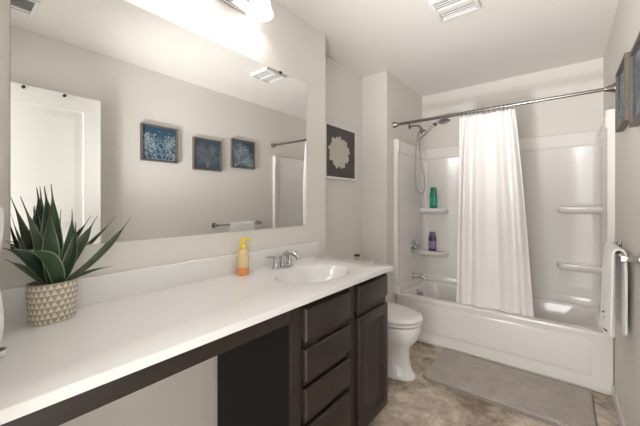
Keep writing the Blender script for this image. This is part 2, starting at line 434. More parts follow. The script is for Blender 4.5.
# ------------------------------------------------------------------ potted plant
PX, PY, PR = -1.243, .227, math.radians(96)
pt = thing('potted_agave', 'dark green spiky agave in an oval triangle patterned cream pot on the counter', 'plant', (PX, PY, CT))
ZP = CT+.121
prof = [(.80, .0), (.88, .004), (.93, .014)]
rings = []
for k in range(25):
    t = k/24; f = .91+.09*min(1, t*1.4)
    if t < .08: f = .84+.07*(t/.08)**.5
    rings.append(ell(PX, PY, .062*f, .047*f, CT+.0006+t*.120, 64, 2.3, PR))
loft(bm := BM(), rings, True, False, uv=True); pot = obj('pot', bm, 'pot', pt, 50)
loft(bm := BM(), [ell(PX, PY, .062, .047, ZP-.0005, 64, 2.3, PR), ell(PX, PY, .061, .046, ZP+.001, 64, 2.3, PR), ell(PX, PY, .057, .042, ZP+.0005, 64, 2.3, PR), ell(PX, PY, .056, .041, ZP-.02, 64, 2.3, PR)], False, False)
obj('rim', bm, 'pot', pot, 50)
loft(bm := BM(), [ell(PX, PY, .056, .041, ZP-.016, 64, 2.3, PR), ell(PX, PY, .03, .022, ZP-.008, 64, 2.2, PR)]); obj('soil', bm, 'soil', pt)
RV = (Vector((math.cos(math.radians(38.486)), math.sin(math.radians(38.486)), 0)), Vector((-math.sin(math.radians(38.486)), math.cos(math.radians(38.486)), 0)))
def at_x(u, v, x):
    """world point where the sight line of pixel (u,v) meets the plane at x"""
    r = RV[1]+RV[0]*((u-320)/305.563)+Vector((0, 0, (202.457-v)/305.563))
    return Vector((0, 0, CAM_H))+r*(x/r.x)
def leaf(base, tip, bow, wid, m, twist=0, belly=.35, hook=0, face=(.8, -.25, .35)):
    """a channelled tapering blade; bow = sideways offset of its middle; wid = full width"""
    base, tip, bow = Vector(base), Vector(tip), Vector(bow)
    n = 22; path = bez(base, base.lerp(tip, .33)+bow, base.lerp(tip, .70)+bow*.8, tip, n)
    if hook:
        for i in range(n+1):
            t = i/n
            if t > .75: path[i] += Vector((0, hook, 0))*((t-.75)/.25)**1.5
    # blade faces towards the camera or upwards
    ctr = Vector((PX, PY, 0)); rings = []
    for i, p in enumerate(path):
        t = i/n
        tan = (path[min(i+1, n)]-path[max(i-1, 0)]).normalized()
        fv = Vector(face); s = tan.cross(fv).normalized()
        s = (Matrix.Rotation(twist, 3, tan) @ s).normalized(); nn = s.cross(tan).normalized()
        if nn.dot(fv) < 0: nn = -nn
        if t < belly: q_ = .55+.45*math.sin(PI/2*t/belly)
        elif t < .84: q_ = 1-.88*((t-belly)/(.84-belly))**1.35
        else: q_ = .12-.08*(t-.84)/.16
        wd = wid*.5*q_
        th = .0040*(1-t)+.0011
        top = []; bot = []
        for j in range(7):
            q = -1+2*j/6; dep = (q*q)*.34*wd
            top.append(p+s*wd*q+nn*(dep+th*.5*(1-q*q*.75))); bot.append(p+s*wd*q+nn*(dep-th*.5*(1-q*q*.75)))
        rings.append((top, bot, t))
    bm = BM(); ul = bm.loops.layers.uv.verify(); V = [[[bm.verts.new(q) for q in row] for row in (tp, bt)] for tp, bt, _ in rings]
    def fc_(vs, uvs):
        f = bm.faces.new(vs)
        for lp, c in zip(f.loops, uvs): lp[ul].uv = c
    for i in range(n):
        a, b_ = i/n, (i+1)/n
        for s_ in (0, 1):
            for j in range(6): fc_((V[i][s_][j], V[i][s_][j+1], V[i+1][s_][j+1], V[i+1][s_][j]), ((j/6, a), ((j+1)/6, a), ((j+1)/6, b_), (j/6, b_)))
        for j in (0, 6): fc_((V[i][0][j], V[i][1][j], V[i+1][1][j], V[i+1][0][j]), ((j/6, a), (j/6, a), (j/6, b_), (j/6, b_)))
    for i in (0, n): fc_(V[i][0]+V[i][1][::-1], [(.5, i/n)]*14)
    return obj('leaf', bm, m, pt, 60)
zb = ZP-.012
C0 = Vector((PX, PY, zb))
def lf(u, v, x, m, wid, bow=(0, 0, 0), off=(0, 0, 0), **k): return leaf(C0+Vector(off), at_x(u, v, x), bow, wid, m, **k)
# back row
lf(11, 214, -1.29, 'leaf_dark', .018, (0, -.01, -.016), (-.012, -.012, 0))
lf(5, 240, -1.26, 'leaf_grey', .020, (0, .0, .016), (-.012, -.016, 0), face=(.3, -.2, .9))
lf(37, 207, -1.30, 'leaf_dark', .024, (0, 0, 0), (-.02, .0, 0), face=(.6, .5, .3))
lf(44, 186, -1.275, 'leaf_dark', .050, (-.01, .010, 0), (-.014, .0, 0), belly=.5, face=(.8, .1, .3))
lf(61, 209, -1.30, 'leaf_dark', .024, (0, 0, 0), (-.02, .012, 0), face=(.5, -.6, .3))
lf(97, 216, -1.30, 'leaf_grey', .034, (0, -.004, -.014), (-.016, .016, 0), belly=.6, face=(.8, -.5, .3))
lf(20, 196, -1.24, 'leaf_grey', .040, (0, .018, -.026), (-.004, -.016, 0), belly=.35, face=(.75, .25, .4))
lf(51, 184, -1.25, 'leaf_green', .040, (0, .008, 0), (-.002, .004, 0), belly=.4, face=(.8, -.2, .3))
# front row
lf(50, 206, -1.215, 'leaf_green', .044, (0, -.004, 0), (.010, -.004, 0), belly=.45, face=(.8, .1, .3))
lf(72, 209, -1.23, 'leaf_dark', .036, (.008, .014, -.012), (.008, .012, 0), belly=.45, face=(.8, -.2, .4))
lf(76, 222, -1.205, 'leaf_dark', .034, (.012, .012, -.014), (.014, .012, 0), belly=.45, face=(.8, -.5, .3))
lf(131, 217, -1.255, 'leaf_grey', .026, (.004, .010, -.026), (.004, .022, 0), belly=.6, face=(.7, -.6, .4))
lf(113, 266, -1.25, 'leaf_dark', .015, (.0, .0, .012), (.004, .024, 0), belly=.4, face=(.5, -.5, .7))
lf(2, 248, -1.195, 'leaf_dark', .052, (.0, .0, .030), (.004, -.006, .004), belly=.45, face=(.62, -.1, .75))
lf(5, 259, -1.17, 'leaf_grey', .030, (.010, .0, .010), (.010, -.018, -.004), belly=.5, face=(.6, -.1, .8))
lf(26, 251, -1.15, 'leaf_green', .052, (.012, .014, .030), (.016, .010, .004), belly=.5, face=(.75, -.1, .6))

# ------------------------------------------------------------------ small dish and hand towel at the near end
lathe(bm := BM(), [(.010, .0006), (.016, .0006), (.0195, .004), (.0205, .016), (.0195, .0175), (.018, .016)], (-1.047, .087, CT), caps=False)
dish = thing('ring_dish', 'small white round dish at the near end of the counter', 'dish', (-1.047, .087, CT))
obj('dish_wall', bm, 'porcelain', dish, 40)
lathe(bm := BM(), [(.001, .0008), (.0175, .0012), (.018, .014), (.012, .010), (.001, .009)], (-1.047, .087, CT), caps=False)
obj('dish_lining', bm, 'dish_in', dish, 40, label='grey inside of the dish')

TX = -1.02
tr = thing('towel_ring', 'chrome towel ring on the near wall holding a white hand towel', 'towel ring', (TX, YF, 1.34))
lathe(bm := BM(), [(.024, 0), (.024, .006), (.012, .010), (.009, .040), (.010, .046)], (TX, YF, 1.34), (0, 1, 0)); obj('post', bm, 'nickel', tr)
tube(bm := BM(), [(TX+.075*math.sin(q), YF+.040, 1.335-.075+.075*math.cos(q)) for q in [2*PI*k/40 for k in range(41)]], .004, 8, False); obj('ring', bm, 'nickel', tr)
bm = BM(); rings = []
for k in range(22):
    t = k/21; z = 1.272-.335*t; wv = .055+.035*min(1, t*3); d = .039+.004*math.sin(t*9)
    if k == 0: d *= .25; wv *= .8
    elif k == 1: d *= .8
    rings.append([Vector((TX+wv*math.cos(q)*(1+.06*math.sin(5*q+t*4)), YF+.060+d*math.sin(q)*(1+.12*math.sin(4*q)), z)) for q in [2*PI*j/36 for j in range(36)]])
loft(bm, rings)
tag(obj('hand_towel', bm, 'towel', None, 60, origin=(TX, .05, .92)), 'white hand towel hanging at the near left end of the vanity', 'towel')

# ------------------------------------------------------------------ vanity light
LX = -1.243; LZ = 2.246
vl = thing('vanity_light', 'three shade vanity light on the wall above the mirror', 'wall light', (XW, .775, 2.262))
bm = BM(); box(bm, XW+.001, XW+.030, .455, 1.085, 2.262, 2.352, .010, 3); obj('back_plate', bm, 'chrome', vl)
for y in (.493, .775, 1.057):
    bm = BM(); tube(bm, smooth_path([(XW+.028, y, 2.33), (XW+.045, y, 2.40), (LX-.02, y, 2.428), (LX, y, 2.41), (LX, y, 2.385)], 4), .008, 10)
    lathe(bm, [(.020, 0), (.026, .004), (.026, .03), (.012, .042)], (LX, y, LZ+.118))
    arm = obj('socket_arm', bm, 'chrome', vl)
    bm = BM(); lathe(bm, [(.028, .125), (.040, .105), (.050, .075), (.056, .045), (.062, .02), (.071, 0), (.069, -.001), (.061, .02), (.053, .045), (.047, .075), (.037, .103), (.026, .122)], (LX, y, LZ), caps=False, seg=32)
    sh = obj('shade', bm, 'shade', vl, 60)
    l = bpy.data.lights.new('bulb', 'POINT'); l.energy = BULB_W; l.shadow_soft_size = .018; l.color = (1, .975, .945)
    lo = bpy.data.objects.new('bulb', l); COL.objects.link(lo); lo.parent = vl
    lo.location = Vector((LX, y, LZ+.050))-ORG[vl.name]

# ------------------------------------------------------------------ open door leaf by the right wall
DXF = .140; DXB = .175
dr = thing('door_2', 'white panelled door leaf standing open along the right wall', 'door', (DXF, .03, .01))
dr['kind'] = 'structure'
def dq(x, a, b_, c, d, i): return [Vector((x, y, z)) for y, z in ((a+i, c+i), (b_-i, c+i), (b_-i, d-i), (a+i, d-i))]
DY0, DY1, DZ0, DZ1 = .02, .795, .012, 2.042
bm = BM(); box(bm, DXF+.011, DXB, DY0, DY1, DZ0, DZ1)
for a, b_, c, d in ((DY0, DY0+.105, DZ0, DZ1), (DY1-.105, DY1, DZ0, DZ1), (DY0+.105, DY1-.105, DZ1-.115, DZ1), (DY0+.105, DY1-.105, DZ0, DZ0+.20), (DY0+.105, DY1-.105, .93, 1.06)):
    box(bm, DXF, DXF+.011, a, b_, c, d)
obj('leaf', bm, 'door', dr, 0)
for c, d in ((1.06, DZ1-.115), (DZ0+.20, .93)):
    bm = BM(); loft(bm, [dq(DXF+.0108, DY0+.105, DY1-.105, c, d, .012), dq(DXF+.008, DY0+.105, DY1-.105, c, d, .03), dq(DXF+.003, DY0+.105, DY1-.105, c, d, .055), dq(DXF+.003, DY0+.105, DY1-.105, c, d, .06)])
    obj('panel', bm, 'door', dr, 20)
for y in (.361, .574):
    lathe(bm := BM(), [(.010, 0), (.010, .004), (.005, .006), (.005, .018), (.009, .022), (.009, .026), (.002, .029)], (DXF, y, 2.022), (-1, 0, 0), 14); obj('hook', bm, 'black', dr, label='small dark hook')

# ------------------------------------------------------------------ bathtub
X0, X1, Y0, Y1 = XAL+.002, XR-.004, YTUB, YB-.004
tub = thing('bathtub', 'white alcove bathtub with a plain front apron', 'bathtub', (-.5, 3.09, 0))
n = 10
rings = [rrect(X0, X1, Y0, Y1, .004, .0005, n), rrect(X0, X1, Y0, Y1, .004, .05, n), rrect(X0, X1, Y0+.004, Y1, .004, .07, n), rrect(X0, X1, Y0+.003, Y1, .004, ZTUB-.035, n),
         rrect(X0, X1, Y0-.001, Y1, .004, ZTUB-.022, n), rrect(X0, X1, Y0-.001, Y1, .005, ZTUB-.008, n), rrect(X0+.001, X1-.001, Y0+.004, Y1-.001, .006, ZTUB, n),
         rrect(X0+.06, X1-.055, Y0+.062, Y1-.05, .13, ZTUB, n), rrect(X0+.066, X1-.063, Y0+.068, Y1-.056, .13, ZTUB-.006, n), rrect(X0+.072, X1-.075, Y0+.074, Y1-.062, .13, ZTUB-.025, n),
         rrect(X0+.095, X1-.16, Y0+.09, Y1-.08, .14, .25, n), rrect(X0+.115, X1-.25, Y0+.105, Y1-.095, .14, .13, n), rrect(X0+.14, X1-.31, Y0+.135, Y1-.125, .13, .085, n), rrect(X0+.22, X1-.38, Y0+.20, Y1-.19, .08, .075, n)]
loft(bm := BM(), rings, True, True); obj('shell', bm, 'acrylic', tub, 40)
# raised panel on the apron
bm = BM()
def aq(y, i): return [Vector((x, y, z)) for x, z in ((X0+.16+i, .085+i), (X1-.10-i, .085+i), (X1-.10-i, ZTUB-.05-i), (X0+.16+i, ZTUB-.05-i))]
loft(bm, [aq(Y0+.006, 0), aq(Y0+.002, .006), aq(Y0-.001, .018), aq(Y0-.0012, .03)]); obj('apron_panel', bm, 'acrylic', tub, 60)
lathe(bm := BM(), [(.044, 0), (.044, .010), (.036, .020), (.020, .022), (.018, .048), (.005, .052)], (X0+.078, 3.10, .318), (1, 0, .12)); obj('overflow_plate', bm, 'chrome', tub)

# ------------------------------------------------------------------ tub surround
ZS0, ZS1 = ZTUB+.001, 1.856
sur = thing('tub_surround', 'glossy white three wall tub surround with moulded corner shelves', 'tub surround', (-.5, 3.09, ZS0))
def uprof(t, z):
    xl, xr, yb, yf = XAL+.001, XR-.001, YB-.001, YTUB-.045
    p = [(xl, yf), (xl+.030+t, yf), (xl+.036+t, yf+.006), (xl+.036+t, yf+.040), (xl+.030+t, yf+.055), (xl+.018+t, yf+.062)]
    def corner(cx, cy, r, a0, a1, k=8): return [(cx+r*math.cos(a0+(a1-a0)*i/k), cy+r*math.sin(a0+(a1-a0)*i/k)) for i in range(k+1)]
    r = .055
    p += corner(xl+.018+t+r, yb-.018-t-r, r, PI, PI/2)
    m = []
    if True:
        m = [(xl+.30, yb-.018-t), (xl+.315, yb-.012-t), (xr-.315, yb-.012-t), (xr-.30, yb-.018-t)]
    p += m
    p += corner(xr-.018-t-r, yb-.018-t-r, r, PI/2, 0)
    p += [(xr-.018-t, yf+.062), (xr-.030-t, yf+.055), (xr-.036-t, yf+.040), (xr-.036-t, yf+.006), (xr-.030-t, yf), (xr, yf), (xr, yb), (xl, yb)]
    return [Vector((x, y, z)) for x, y in p]
rings = [uprof(.016, ZS0), uprof(.016, ZS0+.045), uprof(.012, ZS0+.058), uprof(0, ZS0+.064), uprof(0, 1.730), uprof(.004, 1.738), uprof(.010, 1.744), uprof(.010, ZS1-.012), uprof(.007, ZS1-.003), uprof(.001, ZS1)]
loft(bm := BM(), rings, True, True); obj('panels', bm, 'acrylic', sur, 30)
def shelf(x0, x1, z, wall):
    """moulded ledge on the back panel with a round free end"""
    yb = YB-.017; rings = []
    for dz, k, dy in ((-.062, .86, .050), (-.056, .93, .080), (-.042, .985, .100), (-.012, 1, .106), (-.003, .995, .104), (0, .97, .094), (-.004, .94, .07)):
        out = []
        L = (x1-x0)*k
        for i in range(13):
            q = PI/2*i/12
            if wall == 'l': out.append(Vector((x0+L-.07+.07*math.cos(PI/2-q), yb-dy*math.cos(q)**.7 if i < 12 else yb, z+dz)))
            else: out.append(Vector((x1-L+.07-.07*math.cos(PI/2-q), yb-dy*math.cos(q)**.7 if i < 12 else yb, z+dz)))
        xa = x0 if wall == 'l' else x1
        out = [Vector((xa, yb, z+dz)), Vector((xa, yb-dy, z+dz))]+out
        rings.append(out)
    bm = BM(); loft(bm, rings); return obj('shelf', bm, 'acrylic', sur, 50)
SHZ = (1.195, .730)
for z in SHZ: shelf(XAL+.015, -.955, z, 'l')
for z in (1.222, .735): shelf(-.045, XR-.015, z, 'r')

# ------------------------------------------------------------------ bottles on the left shelves
def shampoo(name, label, x, y, z, h, r, body, lab, cap):
    t = thing(name, label, 'bottle', (x, y, z))
    prof = ((.0, .86), (.02, 1), (.40, 1.02), (.66, .99), (.75, .92), (.78, .84))
    loft(bm := BM(), [ell(x, y, r*k, r*.62*k, z+h*f, 28, 2.4) for f, k in prof]); obj('body', bm, body, t, 50)
    loft(bm := BM(), [ell(x, y, r*k, r*.62*k, z+h*f, 28, 2.4) for f, k in ((.13, 1.03), (.30, 1.05), (.52, 1.02))], False, False); obj('label_band', bm, lab, t, 50)
    loft(bm := BM(), [ell(x, y, r*k, r*.62*k, z+h*f, 28, 2.3) for f, k in ((.781, .84), (.80, .86), (.96, .74), (1.0, .58))]); obj('cap', bm, cap, t, 50)
shampoo('shampoo_bottle', 'green shampoo bottle on the upper left shelf of the tub surround', -1.105, 3.372, SHZ[0]+.001, .225, .037, 'green_bottle', 'green_label', 'green_cap')
shampoo('shampoo_bottle', 'purple shampoo bottle on the lower left shelf of the tub surround', -1.115, 3.372, SHZ[1]+.001, .205, .040, 'purple_bottle', 'purple_label', 'purple_cap')

# ------------------------------------------------------------------ shower fittings on the left alcove wall
XI = XAL+.0195; VY = 3.13
va = thing('shower_valve', 'chrome round shower valve with lever on the left surround wall', 'shower valve', (XI, VY, .785))
lathe(bm := BM(), [(.072, 0), (.072, .004), (.060, .012), (.030, .016), (.027, .035)], (XI, VY, .785), (1, 0, 0)); obj('escutcheon', bm, 'chrome', va)
lathe(bm := BM(), [(.022, .035), (.024, .040), (.022, .068), (.006, .072)], (XI, VY, .785), (1, 0, 0)); kn = obj('knob', bm, 'chrome', va)
tube(bm := BM(), [(XI+.055, VY, .785), (XI+.062, VY-.01, .83), (XI+.064, VY-.018, .865)], [.010, .008, .006], 10); obj('lever', bm, 'chrome', kn)
ts = thing('tub_spout', 'chrome tub spout above the bathtub on the left surround wall', 'tub spout', (XI, VY, .49))
lathe(bm := BM(), [(.034, 0), (.034, .006), (.027, .012)], (XI, VY, .49), (1, 0, 0)); obj('flange', bm, 'chrome', ts)
bm = BM(); tube(bm, smooth_path([(XI+.008, VY, .49), (XI+.07, VY, .49), (XI+.115, VY, .484), (XI+.128, VY, .468)], 5), [.025]*6+[.024]*5+[.021]*4+[.018], 14); lathe(bm, [(.004, 0), (.004, .015), (.008, .018), (.006, .026)], (XI+.11, VY, .505), seg=10)
obj('spout', bm, 'chrome', ts)
SHX = XAL+.001; SY_ = 3.07
sh = thing('handheld_shower', 'handheld shower head on a wall arm with a long looped hose', 'shower head', (SHX, SY_, 2.04))
bm = BM(); lathe(bm, [(.028, 0), (.026, .006), (.012, .012)], (SHX, SY_, 2.045), (1, 0, 0))
tube(bm, smooth_path([(SHX+.01, SY_, 2.045), (SHX+.07, SY_, 2.045), (SHX+.11, SY_, 2.03), (SHX+.135, SY_, 1.995)], 5), .0085, 10); obj('arm', bm, 'nickel', sh)
bm = BM(); lathe(bm, [(.012, 0), (.018, .006), (.020, .045), (.014, .055)], (SHX+.120, SY_, 2.012), (.45, 0, -.9)); lathe(bm, [(.010, -.022), (.022, -.018), (.024, .02), (.014, .028)], (SHX+.152, SY_-.002, 1.962), (.75, 0, .66)); obj('holder', bm, 'nickel', sh)
w0, w1 = Vector((SHX+.120, SY_-.01, 1.905)), Vector((SHX+.262, SY_-.015, 2.018))
tube(bm := BM(), [w0, w0.lerp(w1, .3), w0.lerp(w1, .7), w1], [.010, .013, .013, .015], 12); hd = obj('handle', bm, 'chrome', sh)
d = (w1-w0).normalized(); tube(bm := BM(), [w1, w1+d*.022], .0185, 14); obj('dial', bm, 'black', hd)
bm = BM(); hc = w1+d*.03+Vector((.075, 0, -.004)); lathe(bm, [(.012, .034), (.032, .026), (.048, .010), (.051, 0), (.046, -.004)], hc, (-.20, 0, 1)); tube(bm, [w1+d*.018, w1+d*.04+Vector((.02, 0, .008)), hc+Vector((-.01, 0, .026))], .012, 10); obj('spray_head', bm, 'nickel', sh)
hp = smooth_path([(SHX+.125, SY_-.01, 1.925), (SHX+.105, SY_+.0, 1.87), (SHX+.118, SY_+.01, 1.70), (SHX+.150, SY_+.02, 1.50), (SHX+.150, SY_+.02, 1.39), (SHX+.115, SY_+.02, 1.345), (SHX+.07, SY_+.02, 1.40), (SHX+.062, SY_+.01, 1.60), (SHX+.072, SY_+.005, 1.85), (SHX+.10, SY_, 1.965), (SHX+.14, SY_, 1.985)], 8)
tube(bm := BM(), hp, .0065, 8); obj('hose', bm, 'chrome', sh)

# ------------------------------------------------------------------ curtain rod and curtain
RY, RZ = 2.700, 1.990
rod = thing('curtain_rod', 'long dark metal shower curtain rod across the tub alcove', 'curtain rod', (-.5, RY, RZ))
tube(bm := BM(), [(XAL+.004, RY, RZ), (-.45, RY, RZ)], .0135, 16); tube(bm, [(-.46, RY, RZ), (XR-.004, RY, RZ)], .0115, 16); obj('rod', bm, 'nickel', rod)
for x, s in ((XAL, 1), (XR, -1)):
    lathe(bm := BM(), [(.030, .001), (.030, .006), (.024, .016), (.017, .040), (.0145, .052)], (x, RY, RZ), (s, 0, 0)); obj('end_flange', bm, 'nickel', rod)

cur = thing('shower_curtain', 'white cloth shower curtain gathered at the middle of the rod', 'curtain', (-.45, RY, RZ-.03))
NU, NV = 150, 46
CZ1 = RZ-.030; CZ0 = ZTUB+.006
def cpt(a, b_):
    """a 0..1 across, b_ 0 top .. 1 bottom"""
    xl = -.676+(-.735+.676)*b_**.9
    xr = -.277+(-.168+.277)*b_**.85
    g = a+.018*math.sin(2*PI*a*1.7+.6)
    x = xl+(xr-xl)*g
    amp = (.010+.017*min(1, b_*3))*(1-.45*max(0, b_-.6)/.4)
    ph = 2*PI*(4.1*a+.25*math.sin(2*PI*a))+.5
    y = RY+.005+amp*(math.sin(ph)+.35*math.sin(2*ph+.8+2*b_))
    small = .008*(1-min(1, b_*7))
    y += small*math.sin(2*PI*13*a)
    x += .010*math.cos(ph)*min(1, b_*2)
    y += .100*max(0, b_-.08)**1.15
    z = CZ1+(CZ0-CZ1)*b_+.004*math.cos(2*PI*13*a)*(1-b_)
    return Vector((x, y, z))
bm = BM(); V = [[bm.verts.new(cpt(i/NU, j/NV)) for i in range(NU+1)] for j in range(NV+1)]
for j in range(NV):
    for i in range(NU): bm.faces.new((V[j][i], V[j][i+1], V[j+1][i+1], V[j+1][i]))
bmesh.ops.recalc_face_normals(bm, faces=bm.faces)
bmesh.ops.solidify(bm, geom=bm.faces[:], thickness=.0018)
obj('cloth', bm, 'curtain', cur, 80)
for k in range(12):
    a = (k+.5)/12; p = cpt(a, .012)
    bm = BM(); tube(bm, [(p.x, RY+.0205*math.sin(q), RZ-.006+.0225*math.cos(q)) for q in [2*PI*i/20 for i in range(21)]], .0016, 6, False)
    obj('ring', bm, 'nickel', cur)

# ------------------------------------------------------------------ toilet
TY = 2.122; TFX = -.785
to = thing('toilet', 'white porcelain toilet between the vanity and the bathtub', 'toilet', (-1.1, TY, 0))
def egg(xb, xf, hw, z, n=44):
    cx = xb+(xf-xb)*.42; out = []
    for k in range(n):
        q = 2*PI*k/n; c, s = math.cos(q), math.sin(q)
        x = cx+(xf-cx)*c if c > 0 else cx+(cx-xb)*math.copysign(abs(c)**.75, c)
        out.append(Vector((x, TY+hw*s*(1 if c < 0 else 1), z)))
    return out
rings = [egg(-1.36, -.822, .118, .0005), egg(-1.36, -.820, .120, .012), egg(-1.355, -.826, .116, .030), egg(-1.35, -.845, .106, .045), egg(-1.34, -.862, .100, .10), egg(-1.33, -.868, .100, .16), egg(-1.31, -.864, .106, .20),
         egg(-1.30, -.846, .126, .232), egg(-1.29, -.818, .154, .262), egg(-1.28, -.799, .175, .298), egg(-1.27, -.789, .185, .338), egg(-1.27, -.786, .188, .366), egg(-1.27, -.789, .186, .382), egg(-1.262, -.812, .172, .388)]
loft(bm := BM(), rings); obj('bowl', bm, 'porcelain', to, 60)
box(bm := BM(), -1.50, -1.235, TY-.11, TY+.11, .02, .40, .03, 3); obj('trapway', bm, 'porcelain', to)
loft(bm := BM(), [egg(-1.262, -.820, .160, .3885), egg(-1.262, -.820, .160, .3965), egg(-1.264, -.776, .191, .3970), egg(-1.264, -.775, .192, .409), egg(-1.26, -.780, .188, .413)]); obj('seat', bm, 'porcelain', to, 50)
loft(bm := BM(), [egg(-1.262, -.816, .162, .4135), egg(-1.262, -.816, .162, .4225), egg(-1.264, -.775, .191, .4230), egg(-1.264, -.774, .192, .436), egg(-1.26, -.782, .186, .444), egg(-1.24, -.82, .155, .449), egg(-1.18, -.93, .07, .451)]); obj('lid', bm, 'porcelain', to, 60)
for s in (-1, 1):
    tube(bm := BM(), [(-1.263, TY+s*.10, .424), (-1.263, TY+s*.055, .424)], .013, 12); obj('hinge', bm, 'porcelain', to)
bm = BM(); loft(bm, [rrect(-1.498, -1.30, TY-.205, TY+.205, .03, .395, 5), rrect(-1.503, -1.292, TY-.215, TY+.215, .03, .42, 5), rrect(-1.505, -1.285, TY-.23, TY+.23, .03, .725, 5)]); obj('tank', bm, 'porcelain', to, 50)
bm = BM(); loft(bm, [rrect(-1.507, -1.278, TY-.237, TY+.237, .03, .7255, 5), rrect(-1.508, -1.274, TY-.240, TY+.240, .03, .733, 5), rrect(-1.508, -1.274, TY-.240, TY+.240, .03, .752, 5), rrect(-1.506, -1.279, TY-.235, TY+.235, .03, .760, 5)]); obj('tank_lid', bm, 'porcelain', to, 50)
bm = BM(); lathe(bm, [(.014, 0), (.014, .008), (.008, .014)], (-1.285, TY-.17, .675), (1, 0, 0), 14); tube(bm, [(-1.274, TY-.17, .675), (-1.268, TY-.13, .670), (-1.268, TY-.095, .664)], [.007, .006, .005], 8); obj('flush_lever', bm, 'chrome', to)
jar = thing('candle_jar', 'small cream jar with a dark lid on the toilet tank', 'jar', (-1.40, 2.277, .7605))
lathe(bm := BM(), [(.022, 0), (.026, .004), (.026, .026), (.022, .030)], (-1.40, 2.277, .761)); obj('jar_body', bm, 'jar', jar)
lathe(bm := BM(), [(.026, .0305), (.027, .033), (.026, .043), (.018, .046)], (-1.40, 2.277, .761)); obj('lid', bm, 'jar_lid', jar)

# ------------------------------------------------------------------ bath mat
bm = BM()
MX0, MX1, MY0, MY1 = -.795, .150, 2.160, 2.690
rings = [rrect(MX0, MX1, MY0, MY1, .045, .0005, 6), rrect(MX0-.001, MX1+.001, MY0-.001, MY1+.001, .045, .008, 6), rrect(MX0+.004, MX1-.004, MY0+.004, MY1-.004, .043, .015, 6), rrect(MX0+.012, MX1-.012, MY0+.012, MY1-.012, .04, .017, 6)]
mt = thing('bath_mat', 'taupe shaggy rectangular bath mat on the floor in front of the tub', 'bath mat', (-.32, 2.42, 0))
loft(bm, rings); obj('binding', bm, 'mat_edge', mt, 50)
bm = BM(); nx, ny = 120, 70
def mz(x, y):
    d = min(x-MX0, MX1-x, y-MY0, MY1-y)
    return .016+.010*min(1, max(0, (d-.004)/.016))+.0016*math.sin(61*x+7*math.sin(19*y))*math.sin(47*y+5*math.sin(23*x))+random.uniform(-.0022, .0022)
def mp(i, j):
    a, b_ = i/nx, j/ny; x = MX0+.006+(MX1-MX0-.012)*a; y = MY0+.006+(MY1-MY0-.012)*b_
    r = .04
    for cx, sx in ((MX0+.006+r, -1), (MX1-.006-r, 1)):
        for cy, sy in ((MY0+.006+r, -1), (MY1-.006-r, 1)):
            if (x-cx)*sx > 0 and (y-cy)*sy > 0:
                dx, dy = x-cx, y-cy; m_ = max(abs(dx), abs(dy)); l_ = math.hypot(dx, dy)
                if l_ > 1e-6: x, y = cx+dx*m_/l_, cy+dy*m_/l_
    return Vector((x, y, mz(x, y)))
V = [[bm.verts.new(mp(i, j)) for i in range(nx+1)] for j in range(ny+1)]
for j in range(ny):
    for i in range(nx): bm.faces.new((V[j][i], V[j][i+1], V[j+1][i+1], V[j+1][i]))
obj('pile', bm, 'mat_pile', mt, 0)

# ------------------------------------------------------------------ towel bar and towel on the right wall
BXX = .208; BZ = 1.013
tb = thing('towel_bar', 'dark metal towel bar on the right wall near the tub', 'towel bar', (XR, 2.15, BZ))
tube(bm := BM(), [(BXX, 1.842, BZ), (BXX, 2.458, BZ)], .0085, 14); obj('bar', bm, 'dark_metal', tb)
for y in (1.85, 2.45):
    bm = BM(); box(bm, XR-.008, XR-.0005, y-.022, y+.022, BZ-.027, BZ+.027, .003); box(bm, BXX-.013, XR-.006, y-.011, y+.011, BZ-.013, BZ+.013, .003); obj('post', bm, 'dark_metal', tb)
tw = thing('bath_towel', 'white towel with grey dashes near its hem draped over the towel bar', 'towel', (BXX, 2.2, BZ))
def tpt(s, t):
    """s 0 front hem .. 1 back hem, t 0 far .. 1 near"""
    Lf, Lb = .425, .40; r = .0170; L = Lf+PI*r+Lb; d = s*L
    if d < Lf: x, z, dn = BXX-r, BZ-(Lf-d), (Lf-d)/Lf
    elif d < Lf+PI*r: q = (d-Lf)/r; x, z, dn = BXX-r*math.cos(q), BZ+r*math.sin(q), 0
    else: dn = (d-Lf-PI*r)/Lb; x, z = BXX+r, BZ-(d-Lf-PI*r)
    side = -1 if s < .5 else 1
    y = 2.335-.325*t+(.5-t)*-.09*dn**1.2
    x += side*(.006+.016*dn)*(.5+.5*math.sin(t*9+1.3+(0 if side < 0 else 2)))*min(1, dn*4)
    z += .012*math.sin(t*7)*dn
    return Vector((x, y, z))
bm = BM(); ns, nt_ = 70, 26
V = [[bm.verts.new(tpt(i/ns, j/nt_)) for i in range(ns+1)] for j in range(nt_+1)]
for j in range(nt_):
    for i in range(ns): bm.faces.new((V[j][i], V[j][i+1], V[j+1][i+1], V[j+1][i]))
bmesh.ops.recalc_face_normals(bm, faces=bm.faces); bmesh.ops.solidify(bm, geom=bm.faces[:], thickness=-.009)
obj('cloth', bm, 'towel', tw, 80)
for s0, t0, dt, sl in ((.075, .15, .16, .012), (.05, .45, .16, .010), (.045, .78, .15, -.012), (.13, .30, .13, .01), (.12, .66, .13, -.01)):
    bm = BM(); rr = []
    for k in range(6):
        a = k/5; wth = .0065*math.sin(PI*(.12+.76*a)); s1 = s0+sl*a
        pa, pb = tpt(s1-wth, t0+dt*a), tpt(s1+wth, t0+dt*a)
        for p in (pa, pb): p.x -= .0100
        rr.append((pa, pb))
    vs = [[bm.verts.new(p) for p in q] for q in rr]
    for k in range(5): bm.faces.new((vs[k][0], vs[k][1], vs[k+1][1], vs[k+1][0]))
    bmesh.ops.solidify(bm, geom=bm.faces[:], thickness=.0015)
    obj('dash', bm, 'grey_thread', tw, 0, label='grey dash near the hem')

